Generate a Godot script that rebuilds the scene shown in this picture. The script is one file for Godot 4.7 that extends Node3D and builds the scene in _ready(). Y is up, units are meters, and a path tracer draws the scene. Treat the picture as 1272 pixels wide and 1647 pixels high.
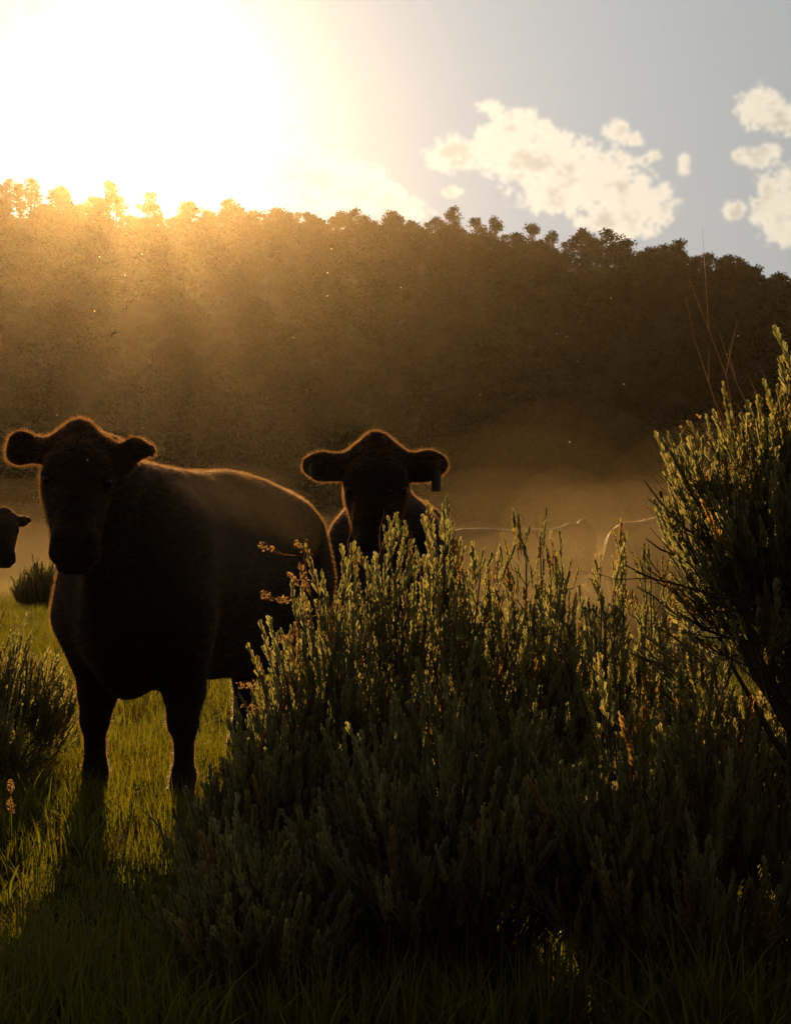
extends Node3D
# Cattle and sagebrush in a backlit valley, sun just above a wooded ridge.

var rng := RandomNumberGenerator.new()
var taken := {}
var sun_dir := Vector3(-0.1466, 0.2472, -1.0).normalized()

# ------------------------------------------------------------------ helpers
func numbered(called: String) -> String:
	if not taken.has(called):
		taken[called] = 0
		return called
	taken[called] += 1
	return "%s_%03d" % [called, taken[called]]

func tag(o: Node, label: String, category: String, group := "", kind := "") -> void:
	if label: o.set_meta("label", label)
	if category: o.set_meta("category", category)
	if group: o.set_meta("group", group)
	if kind: o.set_meta("kind", kind)

func thing(called: String, label: String, category: String, at: Vector3, turn := 0.0, group := "") -> Node3D:
	var o := Node3D.new()
	o.name = numbered(called)
	add_child(o)
	o.position = at
	o.rotation.y = turn
	tag(o, label, category, group)
	return o

func part(called: String, m: Mesh, mat: Material, parent: Node, kind := "") -> MeshInstance3D:
	var o := MeshInstance3D.new()
	o.name = called
	o.mesh = m
	o.material_override = mat
	if kind: o.set_meta("kind", kind)
	parent.add_child(o, true)
	return o

func many(called: String, m: Mesh, mat: Material, xf: Array, cols: Array, parent: Node) -> MultiMeshInstance3D:
	var mm := MultiMesh.new()
	mm.transform_format = MultiMesh.TRANSFORM_3D
	mm.use_colors = not cols.is_empty()
	mm.mesh = m
	mm.instance_count = xf.size()
	for i in xf.size():
		mm.set_instance_transform(i, xf[i])
		if mm.use_colors: mm.set_instance_color(i, cols[i])
	var o := MultiMeshInstance3D.new()
	o.name = called if parent != self else numbered(called)
	o.multimesh = mm
	o.material_override = mat
	o.set_meta("kind", "stuff")
	parent.add_child(o, true)
	return o

class Geo:
	var v := PackedVector3Array()
	var n := PackedVector3Array()
	var c := PackedColorArray()
	var ix := PackedInt32Array()
	func tri(a: Vector3, b: Vector3, d: Vector3, col: Color, nn := Vector3.ZERO) -> void:
		var k := v.size()
		if nn == Vector3.ZERO: nn = (d - a).cross(b - a).normalized()
		v.append(a); v.append(b); v.append(d)
		n.append(nn); n.append(nn); n.append(nn)
		c.append(col); c.append(col); c.append(col)
		ix.append(k); ix.append(k + 1); ix.append(k + 2)
	func tube(p: PackedVector3Array, r: PackedFloat32Array, sides: int, col: Color) -> void:
		var first := v.size()
		var side := Vector3.RIGHT
		for i in p.size():
			var d := (p[mini(i + 1, p.size() - 1)] - p[maxi(i - 1, 0)]).normalized()
			side = side - d * side.dot(d)
			if side.length() < 0.05: side = Vector3.FORWARD - d * d.z
			side = side.normalized()
			var up := d.cross(side)
			for s in sides:
				var a := TAU * s / sides
				var q := side * cos(a) + up * sin(a)
				v.append(p[i] + q * r[i]); n.append(q); c.append(col)
		for i in p.size() - 1:
			for s in sides:
				var a := first + i * sides + s
				var b := first + i * sides + (s + 1) % sides
				ix.append(a); ix.append(a + sides); ix.append(b)
				ix.append(b); ix.append(a + sides); ix.append(b + sides)
		var last := first + (p.size() - 1) * sides
		for s in range(1, sides - 1):
			ix.append(last); ix.append(last + s + 1); ix.append(last + s)
			ix.append(first); ix.append(first + s); ix.append(first + s + 1)
	func blob(at: Vector3, s: Vector3, col: Color, seg := 6, rings := 4) -> void:
		var first := v.size()
		for i in rings + 1:
			var t := PI * i / rings
			for j in seg:
				var a := TAU * j / seg
				var q := Vector3(sin(t) * cos(a), cos(t), sin(t) * sin(a))
				v.append(at + q * s); n.append((q / s).normalized()); c.append(col)
		for i in rings:
			for j in seg:
				var a := first + i * seg + j
				var b := first + i * seg + (j + 1) % seg
				ix.append(a); ix.append(a + seg); ix.append(b)
				ix.append(b); ix.append(a + seg); ix.append(b + seg)
	func mesh() -> ArrayMesh:
		var a := []
		a.resize(Mesh.ARRAY_MAX)
		a[Mesh.ARRAY_VERTEX] = v
		a[Mesh.ARRAY_NORMAL] = n
		a[Mesh.ARRAY_COLOR] = c
		a[Mesh.ARRAY_INDEX] = ix
		var m := ArrayMesh.new()
		m.add_surface_from_arrays(Mesh.PRIMITIVE_TRIANGLES, a)
		return m

func lin(r: float, g: float, b: float) -> Color:
	return Color(r, g, b).linear_to_srgb()

func mat(col: Color, rough: float, back := Color.BLACK, vertex := false, spec := 0.5) -> StandardMaterial3D:
	var m := StandardMaterial3D.new()
	m.albedo_color = col
	m.roughness = rough
	m.metallic_specular = spec
	if back != Color.BLACK:
		m.backlight_enabled = true
		m.backlight = back
	m.vertex_color_use_as_albedo = vertex
	m.cull_mode = BaseMaterial3D.CULL_DISABLED
	return m

func rnd(a: float, b: float) -> float:
	return rng.randf_range(a, b)

# ------------------------------------------------------------------ sky
func sky_base(d: Vector3) -> Vector3:
	var th := rad_to_deg(acos(clampf(d.dot(sun_dir), -1, 1)))
	var up := maxf(d.y, 0.0)
	# clear evening sky: brighter round the sun and low down
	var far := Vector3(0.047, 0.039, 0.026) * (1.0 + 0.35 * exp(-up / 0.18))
	var near := Vector3(0.37, 0.415, 0.445) * exp(-th / 36.0)
	var halo := Vector3(0.05, 0.05, 0.03) * exp(-pow(th / 9.5, 3.0))
	var core := Vector3(0.45, 0.6, 0.8) * exp(-pow(th / 3.2, 2.0))
	return far + near + halo + core

func make_sky() -> Image:
	# coarse first, 8 columns wider on either side so that the ends meet
	var im := Image.create(528, 256, false, Image.FORMAT_RGBF)
	for y in 256:
		var el := PI * (0.5 - (y + 0.5) / 256.0)
		for x in 528:
			var az := TAU * (x - 8 + 0.5) / 512.0  # the picture's edge lies at -z
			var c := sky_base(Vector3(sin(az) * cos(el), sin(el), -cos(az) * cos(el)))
			im.set_pixel(x, y, Color(c.x, c.y, c.z))
	im.resize(4224, 2048, Image.INTERPOLATE_CUBIC)
	im = im.get_region(Rect2i(64, 0, 4096, 2048))
	var na := FastNoiseLite.new()
	na.seed = 5
	na.frequency = 0.42
	na.fractal_octaves = 6
	na.fractal_gain = 0.55
	var nb := FastNoiseLite.new()
	nb.seed = 9
	nb.frequency = 0.3
	nb.fractal_octaves = 4
	# clouds as groups of puffs: azimuth, elevation, half width, half height in degrees
	var groups := [
		[[1.9, 12.85, 1.0, 0.55], [3.2, 13.0, 1.0, 0.75], [3.8, 13.5, 1.0, 0.75], [4.6, 12.6, 1.7, 1.05], [5.6, 12.2, 1.5, 1.1], [6.6, 11.9, 1.5, 1.1], [7.4, 11.4, 1.2, 0.95], [8.1, 11.15, 0.9, 0.75], [5.4, 11.5, 1.6, 0.6], [7.2, 10.7, 1.4, 0.6]],
		[[-3.6, 12.2, 1.3, 0.9], [-2.6, 12.0, 1.5, 0.9], [-1.4, 11.8, 1.3, 0.8], [-0.5, 11.5, 1.0, 0.6], [0.2, 11.1, 0.9, 0.4]],
		[[11.6, 14.0, 0.75, 0.65], [12.2, 13.6, 0.7, 0.5]],
		[[11.5, 12.55, 0.8, 0.36]],
		[[12.0, 11.0, 0.75, 0.95], [12.7, 11.3, 1.0, 1.1], [12.5, 10.2, 0.9, 0.5]],
		[[10.75, 10.95, 0.45, 0.3]], [[3.0, 14.3, 0.5, 0.2], [3.3, 14.2, 0.3, 0.15]], [[4.75, 13.7, 0.3, 0.22], [5.0, 13.5, 0.3, 0.2]], [[7.1, 13.5, 0.45, 0.32], [7.55, 13.2, 0.4, 0.25]],
		[[8.3, 12.7, 0.24, 0.2]], [[9.2, 12.35, 0.22, 0.32]], [[1.8, 11.7, 0.35, 0.2]], [[-2.1, 13.1, 0.6, 0.25]], [[-3.3, 13.55, 0.4, 0.26]], [[-11.0, 17.0, 1.5, 0.6]],
	]
	rng.seed = 71
	for k in 46:
		var az0 := rnd(17.0, 343.0)
		if az0 > 180.0: az0 -= 360.0
		var el0 := rnd(6.0, 26.0)
		var g := []
		var wide := rnd(0.6, 2.2)
		for j in rng.randi_range(1, 7):
			g.append([az0 + rnd(-1.6, 1.6) * wide, el0 + rnd(-0.3, 0.3) * wide, rnd(0.5, 1.1) * wide, rnd(0.35, 0.6) * wide])
		groups.append(g)
	for g in groups:
		var a0 := 999.0; var a1 := -999.0; var e0 := 999.0; var e1 := -999.0
		for b in g:
			a0 = minf(a0, b[0] - b[2] * 1.7); a1 = maxf(a1, b[0] + b[2] * 1.7)
			e0 = minf(e0, b[1] - b[3] * 1.9); e1 = maxf(e1, b[1] + b[3] * 1.9)
		var px := 4096.0 / 360.0
		for y in range(int((90.0 - e1) * px), int((90.0 - e0) * px) + 1):
			var el := 90.0 - (y + 0.5) / px
			for x in range(floori(a0 * px), ceili(a1 * px) + 1):
				var az := (x + 0.5) / px
				var f := -9.0
				for b in g:
					var u: float = (az - b[0]) / b[2]
					var w: float = (el - b[1]) / b[3]
					f = maxf(f, 1.0 - u * u - w * w)
				if f < -1.6: continue
				var t := f * 1.1 + na.get_noise_2d(az * 3.6, el * 4.6) * 1.1 + na.get_noise_2d(az * 13.0 + 40.0, el * 15.0) * 0.75 + 0.06
				var a := smoothstep(-0.1, 0.62, t)
				if a <= 0.0: continue
				var q := posmod(x, 4096)
				var under := im.get_pixel(q, y)
				var shade := smoothstep(0.08, 0.45, nb.get_noise_2d(az * 1.9 + 3.0, el * 2.6) + 0.1) * smoothstep(0.55, 1.1, t) * 0.95
				var er := deg_to_rad(el)
				var ar := deg_to_rad(az)
				var th := rad_to_deg(acos(clampf(Vector3(sin(ar) * cos(er), sin(er), -cos(ar) * cos(er)).dot(sun_dir), -1, 1)))
				var lit := 0.25 + 0.52 * exp(-th / 30.0)
				var col := Color(1.12, 1.0, 0.80) * lit
				col = col.lerp(Color(1.0, 0.90, 0.72) * lit, smoothstep(0.3, 0.9, t))
				col = col.lerp(Color(0.74, 0.66, 0.54) * lit, shade)
				col.r = maxf(col.r, under.r * 0.96); col.g = maxf(col.g, under.g * 0.94); col.b = maxf(col.b, under.b * 0.9)
				im.set_pixel(q, y, under.lerp(col, a))
	return im

# ------------------------------------------------------------------ ridge and hill
const RIDGE := [[-300.0, 88.0], [-200.0, 84.0], [-130.0, 81.0], [-88.6, 78.5], [-60.7, 75.8], [-42.6, 74.3], [-18.9, 75.0], [0.6, 74.0], [15.9, 70.4], [29.8, 68.5], [43.7, 66.8], [57.7, 65.0], [71.6, 62.0], [88.6, 56.5], [130.0, 43.0], [200.0, 28.0], [300.0, 16.0]]
var hill_noise := FastNoiseLite.new()

func ridge_height(x: float) -> float:
	for i in RIDGE.size() - 1:
		if x <= RIDGE[i + 1][0]:
			return lerpf(RIDGE[i][1], RIDGE[i + 1][1], clampf((x - RIDGE[i][0]) / (RIDGE[i + 1][0] - RIDGE[i][0]), 0, 1))
	return RIDGE[-1][1]

func hill_height(x: float, z: float) -> float:
	var d := -z
	var t := clampf((d - 230.0) / 170.0, 0.0, 1.0)
	var h := ridge_height(x) * (0.35 * t + 0.65 * t * t * (3.0 - 2.0 * t))
	if d > 400.0: h -= (d - 400.0) * 0.25
	return h + hill_noise.get_noise_2d(x, z) * 3.0 * t * (1.0 - t) * 4.0 - 0.4 * (1.0 - t)

func make_hill() -> void:
	hill_noise.seed = 3
	hill_noise.frequency = 0.012
	var g := Geo.new()
	var nx := 120
	var nz := 44
	for j in nz + 1:
		var z := -225.0 - 300.0 * j / nz
		for i in nx + 1:
			var x := -300.0 + 600.0 * i / nx
			g.v.append(Vector3(x, hill_height(x, z), z))
			var e := 1.0
			g.n.append(Vector3(hill_height(x - e, z) - hill_height(x + e, z), 2.0 * e, hill_height(x, z - e) - hill_height(x, z + e)).normalized())
			g.c.append(Color.WHITE)
	for j in nz:
		for i in nx:
			var a := j * (nx + 1) + i
			g.ix.append_array([a, a + nx + 1, a + 1, a + 1, a + nx + 1, a + nx + 2])
	var m := mat(lin(0.045, 0.05, 0.022), 0.95)
	m.albedo_texture = mottle(31, 0.02, Color(0.55, 0.5, 0.4), Color(1, 1, 1))
	m.uv1_triplanar = true
	m.uv1_world_triplanar = true
	m.uv1_scale = Vector3.ONE * 0.02
	var o := part(numbered("hillside"), g.mesh(), m, self)
	tag(o, "steep shaded wooded hillside rising behind the meadow", "hill", "", "structure")

func mottle(sd: int, freq: float, a: Color, b: Color) -> NoiseTexture2D:
	var n := FastNoiseLite.new()
	n.seed = sd
	n.frequency = freq
	n.fractal_octaves = 5
	var t := NoiseTexture2D.new()
	t.width = 512
	t.height = 512
	t.seamless = true
	t.noise = n
	var r := Gradient.new()
	r.colors = PackedColorArray([a, b])
	t.color_ramp = r
	return t

# a broadleaf tree about 8 m high: trunk with limbs, crown of many leaf clumps
func tree_meshes(kind: int, sd: int) -> Array:
	rng.seed = sd
	var tr := Geo.new()
	var cr := Geo.new()
	var bark := Color.WHITE
	var h: float = [8.0, 7.0, 4.2, 8.0][kind]
	var w: float = [3.0, 2.8, 2.2, 2.0][kind]
	var lean := Vector3(rnd(-0.5, 0.5), 0, rnd(-0.3, 0.3))
	var fork := h * (0.3 if kind != 2 else 0.15)
	tr.tube(PackedVector3Array([Vector3(0, -1.2, 0), lean * 0.3 + Vector3(0, fork, 0), lean + Vector3(0, h * 0.8, 0)]), PackedFloat32Array([0.24, 0.18, 0.06]), 6, bark)
	var lobes := []
	for k in ([13, 11, 8, 11][kind]):
		var a := rnd(0, TAU)
		var rr := sqrt(rng.randf()) * w * 0.75
		var y := rnd(h * (0.24 if kind != 2 else 0.2), h * 0.92)
		var shrink := 1.0 - 0.5 * clampf((y / h - 0.6) / 0.3, 0.0, 1.0)
		var c := lean * y / h + Vector3(cos(a) * rr * shrink, y, sin(a) * rr * shrink)
		lobes.append([c, rnd(0.65, 1.35) * (1.0 if kind != 2 else 0.72)])
		var q := lean * 0.3 + Vector3(0, fork + rnd(-0.2, 0.8), 0)
		tr.tube(PackedVector3Array([q, q.lerp(c, 0.55) + Vector3(0, -0.2, 0), c]), PackedFloat32Array([0.1, 0.07, 0.03]), 4, bark)
	lobes.append([lean + Vector3(0, h * 0.9, 0), 0.85])
	for lb in lobes:
		for k in 105:
			var d := Vector3(rng.randfn(), rng.randfn(), rng.randfn()).normalized()
			var p: Vector3 = lb[0] + d * lb[1] * pow(rng.randf(), 0.5) * 1.15 * Vector3(1.15, 0.9, 1.15)
			var u := Vector3(rng.randfn(), rng.randfn(), rng.randfn()).normalized()
			var s := u.cross(d + Vector3(0.1, 0.2, 0)).normalized()
			var sz := rnd(0.14, 0.27)
			var col := Color.WHITE * rnd(0.85, 1.05)
			cr.tri(p - u * sz, p + s * sz * 0.7, p + u * sz, col)
			cr.tri(p - u * sz, p + u * sz, p - s * sz * 0.7, col)
	return [tr.mesh(), cr.mesh()]

func ordinal(n: int) -> String:
	var one := ["", "first", "second", "third", "fourth", "fifth", "sixth", "seventh", "eighth", "ninth", "tenth", "eleventh", "twelfth", "thirteenth", "fourteenth", "fifteenth", "sixteenth", "seventeenth", "eighteenth", "nineteenth"]
	var tens := ["", "", "twenty", "thirty", "forty", "fifty", "sixty"]
	var tenth := ["", "", "twentieth", "thirtieth", "fortieth", "fiftieth", "sixtieth"]
	if n < 20: return one[n]
	if n % 10 == 0: return tenth[n / 10]
	return tens[n / 10] + "-" + one[n % 10]

func make_ridge_trees() -> void:
	var bark := mat(lin(0.05, 0.035, 0.022), 0.95)
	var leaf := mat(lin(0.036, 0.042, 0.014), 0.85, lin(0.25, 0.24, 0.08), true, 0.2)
	var kinds := []
	for k in 8: kinds.append(tree_meshes([0, 0, 1, 1, 2, 2, 3, 3][k], 400 + k))
	rng.seed = 55
	var xs := []
	var x := -93.0
	# clumps with gaps between them where the sun comes through
	for c in [-93.0, -88.6, -86.0, -84.4, -81.5, -76.0, -74.6, -68.5, -66.9, -64.0, -62.6, -55.6, -54.0, -47.5, -46.3, -43.0, -41.2, -37.0]:
		xs.append(c)
	x = -33.0
	while x < 93.0:
		xs.append(x)
		x += rnd(1.7, 4.2) if x > 8.0 else rnd(2.0, 3.6)
	var seen_words := ["broad leafy tree with a loose crown", "tall leafy tree with an open crown", "round-crowned dense dark tree", "dense dark tree with a lumpy crown", "low bushy tree", "small round bushy tree", "slim upright dark tree", "narrow tree with a ragged crown"]
	var n := 0
	for tx in xs:
		n += 1
		var k: int
		var s := rnd(0.82, 1.12)
		if tx < -36.0:
			k = rng.randi_range(0, 3)
			s *= rnd(0.95, 1.32)
			if tx > -60.0: s *= 0.88
		elif tx < 8.0:
			k = rng.randi_range(4, 5) if rng.randf() < 0.85 else 2
			if k == 2: s *= 0.62
		else:
			k = [0, 1, 2, 3, 6, 7, 2, 3][rng.randi_range(0, 7)]
			s *= rnd(0.62, 1.1)
		var z := -400.0 + rnd(-3.0, 4.0)
		var where := "near the sun" if tx < -40.0 else ("under the middle cloud bank" if tx < 8.0 else ("under the big white cloud" if tx < 60.0 else "where the ridge falls right"))
		var t := thing("ridge_tree", "%s %s, %s from the left" % [seen_words[k], where, ordinal(n)], "tree", Vector3(tx, hill_height(tx, z), z), rnd(0, TAU), "trees along the ridge line")
		t.scale = Vector3(s * rnd(0.9, 1.1), s, s)
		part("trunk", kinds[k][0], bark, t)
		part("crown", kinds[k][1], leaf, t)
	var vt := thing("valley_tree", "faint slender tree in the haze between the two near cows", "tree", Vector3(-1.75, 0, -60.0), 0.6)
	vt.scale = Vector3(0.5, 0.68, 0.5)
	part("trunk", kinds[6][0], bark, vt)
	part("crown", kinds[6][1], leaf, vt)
	# the wood on the slope below reads as one mass
	var spots := []
	var cols := []
	for i in 2600:
		var px := rnd(-170.0, 170.0)
		var pz := rnd(-398.5, -245.0)
		var s := rnd(0.8, 1.3) * (1.0 if pz > -378.0 else (0.55 if pz > -388.0 else 0.3))
		spots.append(Transform3D(Basis(Vector3.UP, rnd(0, TAU)).scaled(Vector3(s * 1.15, s, s * 1.15)), Vector3(px, hill_height(px, pz) - 0.8, pz)))
		var q := rnd(0.7, 1.1)
		cols.append(Color(q * rnd(0.9, 1.15), q, q * 0.9))
	var halves := [[], [], [], []]
	var hc := [[], [], [], []]
	for i in spots.size():
		halves[i % 4].append(spots[i])
		hc[i % 4].append(cols[i])
	for k in 4:
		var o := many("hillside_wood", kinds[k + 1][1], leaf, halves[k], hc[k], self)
		tag(o, "dark shaded wood covering the slope below the ridge", "wood", "woods on the hillside")

# ------------------------------------------------------------------ ground and grass
func make_ground() -> void:
	var g := Geo.new()
	var n := 60
	for j in n + 1:
		for i in n + 1:
			var x := lerpf(-420.0, 420.0, float(i) / n)
			var z := lerpf(60.0, -700.0, float(j) / n)
			g.v.append(Vector3(x, 0, z)); g.n.append(Vector3.UP); g.c.append(Color.WHITE)
	for j in n:
		for i in n:
			var a := j * (n + 1) + i
			g.ix.append_array([a, a + n + 1, a + 1, a + 1, a + n + 1, a + n + 2])
	var m := mat(lin(0.05, 0.052, 0.018), 1.0, Color.BLACK, false, 0.0)
	m.albedo_texture = mottle(17, 0.03, Color(0.5, 0.42, 0.32), Color(1, 1, 0.9))
	m.uv1_triplanar = true
	m.uv1_world_triplanar = true
	m.uv1_scale = Vector3.ONE * 0.5
	var o := part(numbered("ground"), g.mesh(), m, self)
	tag(o, "grassy valley floor stretching to the foot of the hill", "ground", "", "structure")

func blade(g: Geo, base: Vector3, dir: Vector3, h: float, w: float, bend: float, col: Color, segs := 4) -> void:
	var side := Vector3(-dir.z, 0, dir.x)
	side = (side + dir * rnd(-0.8, 0.8)).normalized()
	var last_a := base - side * w * 0.5
	var last_b := base + side * w * 0.5
	for s in range(1, segs + 1):
		var t := float(s) / segs
		var p := base + Vector3.UP * h * (t - bend * 0.35 * t * t) + dir * h * bend * t * t
		var ww := w * (1.0 - t * t) * 0.5
		var a := p - side * ww
		var b := p + side * ww
		if s < segs:
			g.tri(last_a, last_b, b, col)
			g.tri(last_a, b, a, col)
		else:
			g.tri(last_a, last_b, p, col)
		last_a = a
		last_b = b

func tuft(sd: int, count: int, h0: float, h1: float, w: float, spread: float, segs := 4) -> ArrayMesh:
	rng.seed = sd
	var g := Geo.new()
	for i in count:
		var a := rnd(0, TAU)
		var d := Vector3(cos(a), 0, sin(a))
		var dry := rng.randf() < 0.2
		var col := Color(rnd(0.8, 1.25), rnd(0.85, 1.15), rnd(0.6, 1.1)) if not dry else Color(2.4, 1.7, 1.6)
		blade(g, Vector3(rnd(-1, 1), 0, rnd(-1, 1)) * spread, d, rnd(h0, h1), w * rnd(0.7, 1.3), rnd(0.1, 0.75), col, segs)
	return g.mesh()

var grass_mat: StandardMaterial3D

func scatter(called: String, label: String, meshes: Array, count: int, z0: float, z1: float, half0: float, half1: float, s0: float, s1: float, bare: Array, sd: int) -> void:
	rng.seed = sd
	var n := FastNoiseLite.new()
	n.seed = sd
	n.frequency = 0.22
	var sets := []
	var cols := []
	for m in meshes:
		sets.append([]); cols.append([])
	for i in count:
		var u := rng.randf()
		var z := lerpf(z0, z1, u)
		var x := rnd(-1, 1) * lerpf(half0, half1, u)
		var thick := n.get_noise_2d(x, z)
		if thick < -0.25 and rng.randf() < 0.6: continue
		var s := rnd(s0, s1) * (1.0 + thick * 0.6)
		var skip := false
		for b in bare:
			if Vector2(x - b.x, z - b.y).length() < b.z: skip = true
		if skip: continue
		var k := i % meshes.size()
		var basis := Basis(Vector3.UP, rnd(0, TAU)) * Basis(Vector3.RIGHT, rnd(-0.15, 0.15))
		sets[k].append(Transform3D(basis.scaled(Vector3.ONE * s), Vector3(x, -0.01, -z)))
		var q := rnd(0.75, 1.2)
		cols[k].append(Color(q * rnd(0.9, 1.2), q, q * rnd(0.7, 1.0)))
	for k in meshes.size():
		var o := many(called, meshes[k], grass_mat, sets[k], cols[k], self)
		tag(o, label, "grass", called.replace("_", " "))

func make_grass() -> void:
	grass_mat = mat(lin(0.15, 0.15, 0.024), 0.5, Color(1.12, 1.1, 0.8), true)
	var tall := [tuft(1, 22, 0.10, 0.30, 0.007, 0.07), tuft(2, 22, 0.09, 0.26, 0.006, 0.08), tuft(3, 16, 0.14, 0.36, 0.008, 0.05)]
	var low := [tuft(4, 20, 0.10, 0.24, 0.008, 0.10, 3), tuft(5, 20, 0.12, 0.30, 0.007, 0.12, 3)]
	var wide := [tuft(6, 26, 0.12, 0.36, 0.016, 0.45, 2), tuft(7, 26, 0.10, 0.30, 0.02, 0.5, 2)]
	scatter("near_grass", "tall tangled green grass round the sagebrush and cow's feet", tall, 7000, 3.3, 9.0, 2.6, 4.0, 0.55, 1.05, [], 81)
	scatter("meadow_grass", "sunlit green meadow grass behind the standing cow", low, 26000, 8.5, 32.0, 4.5, 12.0, 0.7, 1.3, [], 82)
	scatter("far_meadow_grass", "hazy glowing grass of the far meadow", wide, 30000, 30.0, 150.0, 12.0, 46.0, 0.8, 1.5, [], 83)

# ------------------------------------------------------------------ sagebrush
func leaf_shape(g: Geo, p: Vector3, d: Vector3, face: Vector3, l: float, w: float, col: Color) -> void:
	var s := d.cross(face).normalized()
	var f := s.cross(d).normalized()
	var b := p
	var m := p + d * l * 0.55 - f * w * 0.15
	var e := p + d * l - f * w * 0.35
	var ml := p + d * l * 0.6 + s * w * 0.36 + f * w * 0.12
	var mr := p + d * l * 0.6 - s * w * 0.36 + f * w * 0.12
	var el := p + d * l * 0.93 + s * w * 0.5 + f * w * 0.1
	var er := p + d * l * 0.93 - s * w * 0.5 + f * w * 0.1
	g.tri(b, ml, m, col); g.tri(b, m, mr, col)
	g.tri(m, ml, el, col); g.tri(m, el, e, col)
	g.tri(m, e, er, col); g.tri(m, er, mr, col)

func sprig(sd: int, l: float, leaves: int, spread: float) -> ArrayMesh:
	rng.seed = sd
	var g := Geo.new()
	var bend := Vector3(rnd(-0.15, 0.15), 0, rnd(-0.15, 0.15)) * l
	g.tube(PackedVector3Array([Vector3.ZERO, Vector3(0, l * 0.5, 0) + bend * 0.3, Vector3(0, l, 0) + bend]), PackedFloat32Array([0.0016, 0.0013, 0.0007]), 3, Color(0.55, 0.5, 0.45))
	for i in leaves:
		var t := 0.12 + 0.88 * (i + rng.randf()) / leaves
		var a := i * 2.4 + rnd(-0.4, 0.4)
		var out := Vector3(cos(a), 0, sin(a))
		var tilt := lerpf(spread, spread * 0.3, t) + rnd(-0.12, 0.12)
		var d := (Vector3.UP * cos(tilt) + out * sin(tilt)).normalized()
		var ll := rnd(0.018, 0.032) * lerpf(1.1, 0.8, t)
		leaf_shape(g, Vector3(0, l * t, 0) + bend * t * t, d, out, ll, ll * rnd(0.24, 0.40), Color.WHITE * rnd(0.8, 1.15))
	return g.mesh()

var sprigs := []
var sage_mat: StandardMaterial3D
var stem_mat: StandardMaterial3D
var dry_mat: StandardMaterial3D
var bead: ArrayMesh

func make_sage_kit() -> void:
	for k in 5: sprigs.append(sprig(200 + k, [0.10, 0.13, 0.085, 0.115, 0.15][k], [26, 32, 24, 28, 30][k], [0.5, 0.45, 0.6, 0.42, 0.5][k]))
	sage_mat = mat(lin(0.33, 0.315, 0.17), 0.6, Color(1.08, 1.05, 0.85), true, 0.5)
	sage_mat.rim_enabled = true
	sage_mat.rim = 0.5
	sage_mat.rim_tint = 0.6
	stem_mat = mat(lin(0.075, 0.05, 0.03), 0.9)
	dry_mat = mat(lin(0.42, 0.30, 0.15), 0.7, Color(1.1, 1.0, 0.85), true)
	var g := Geo.new()
	g.blob(Vector3.ZERO, Vector3(0.0028, 0.0038, 0.0028), Color.WHITE, 5, 3)
	bead = g.mesh()

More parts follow.
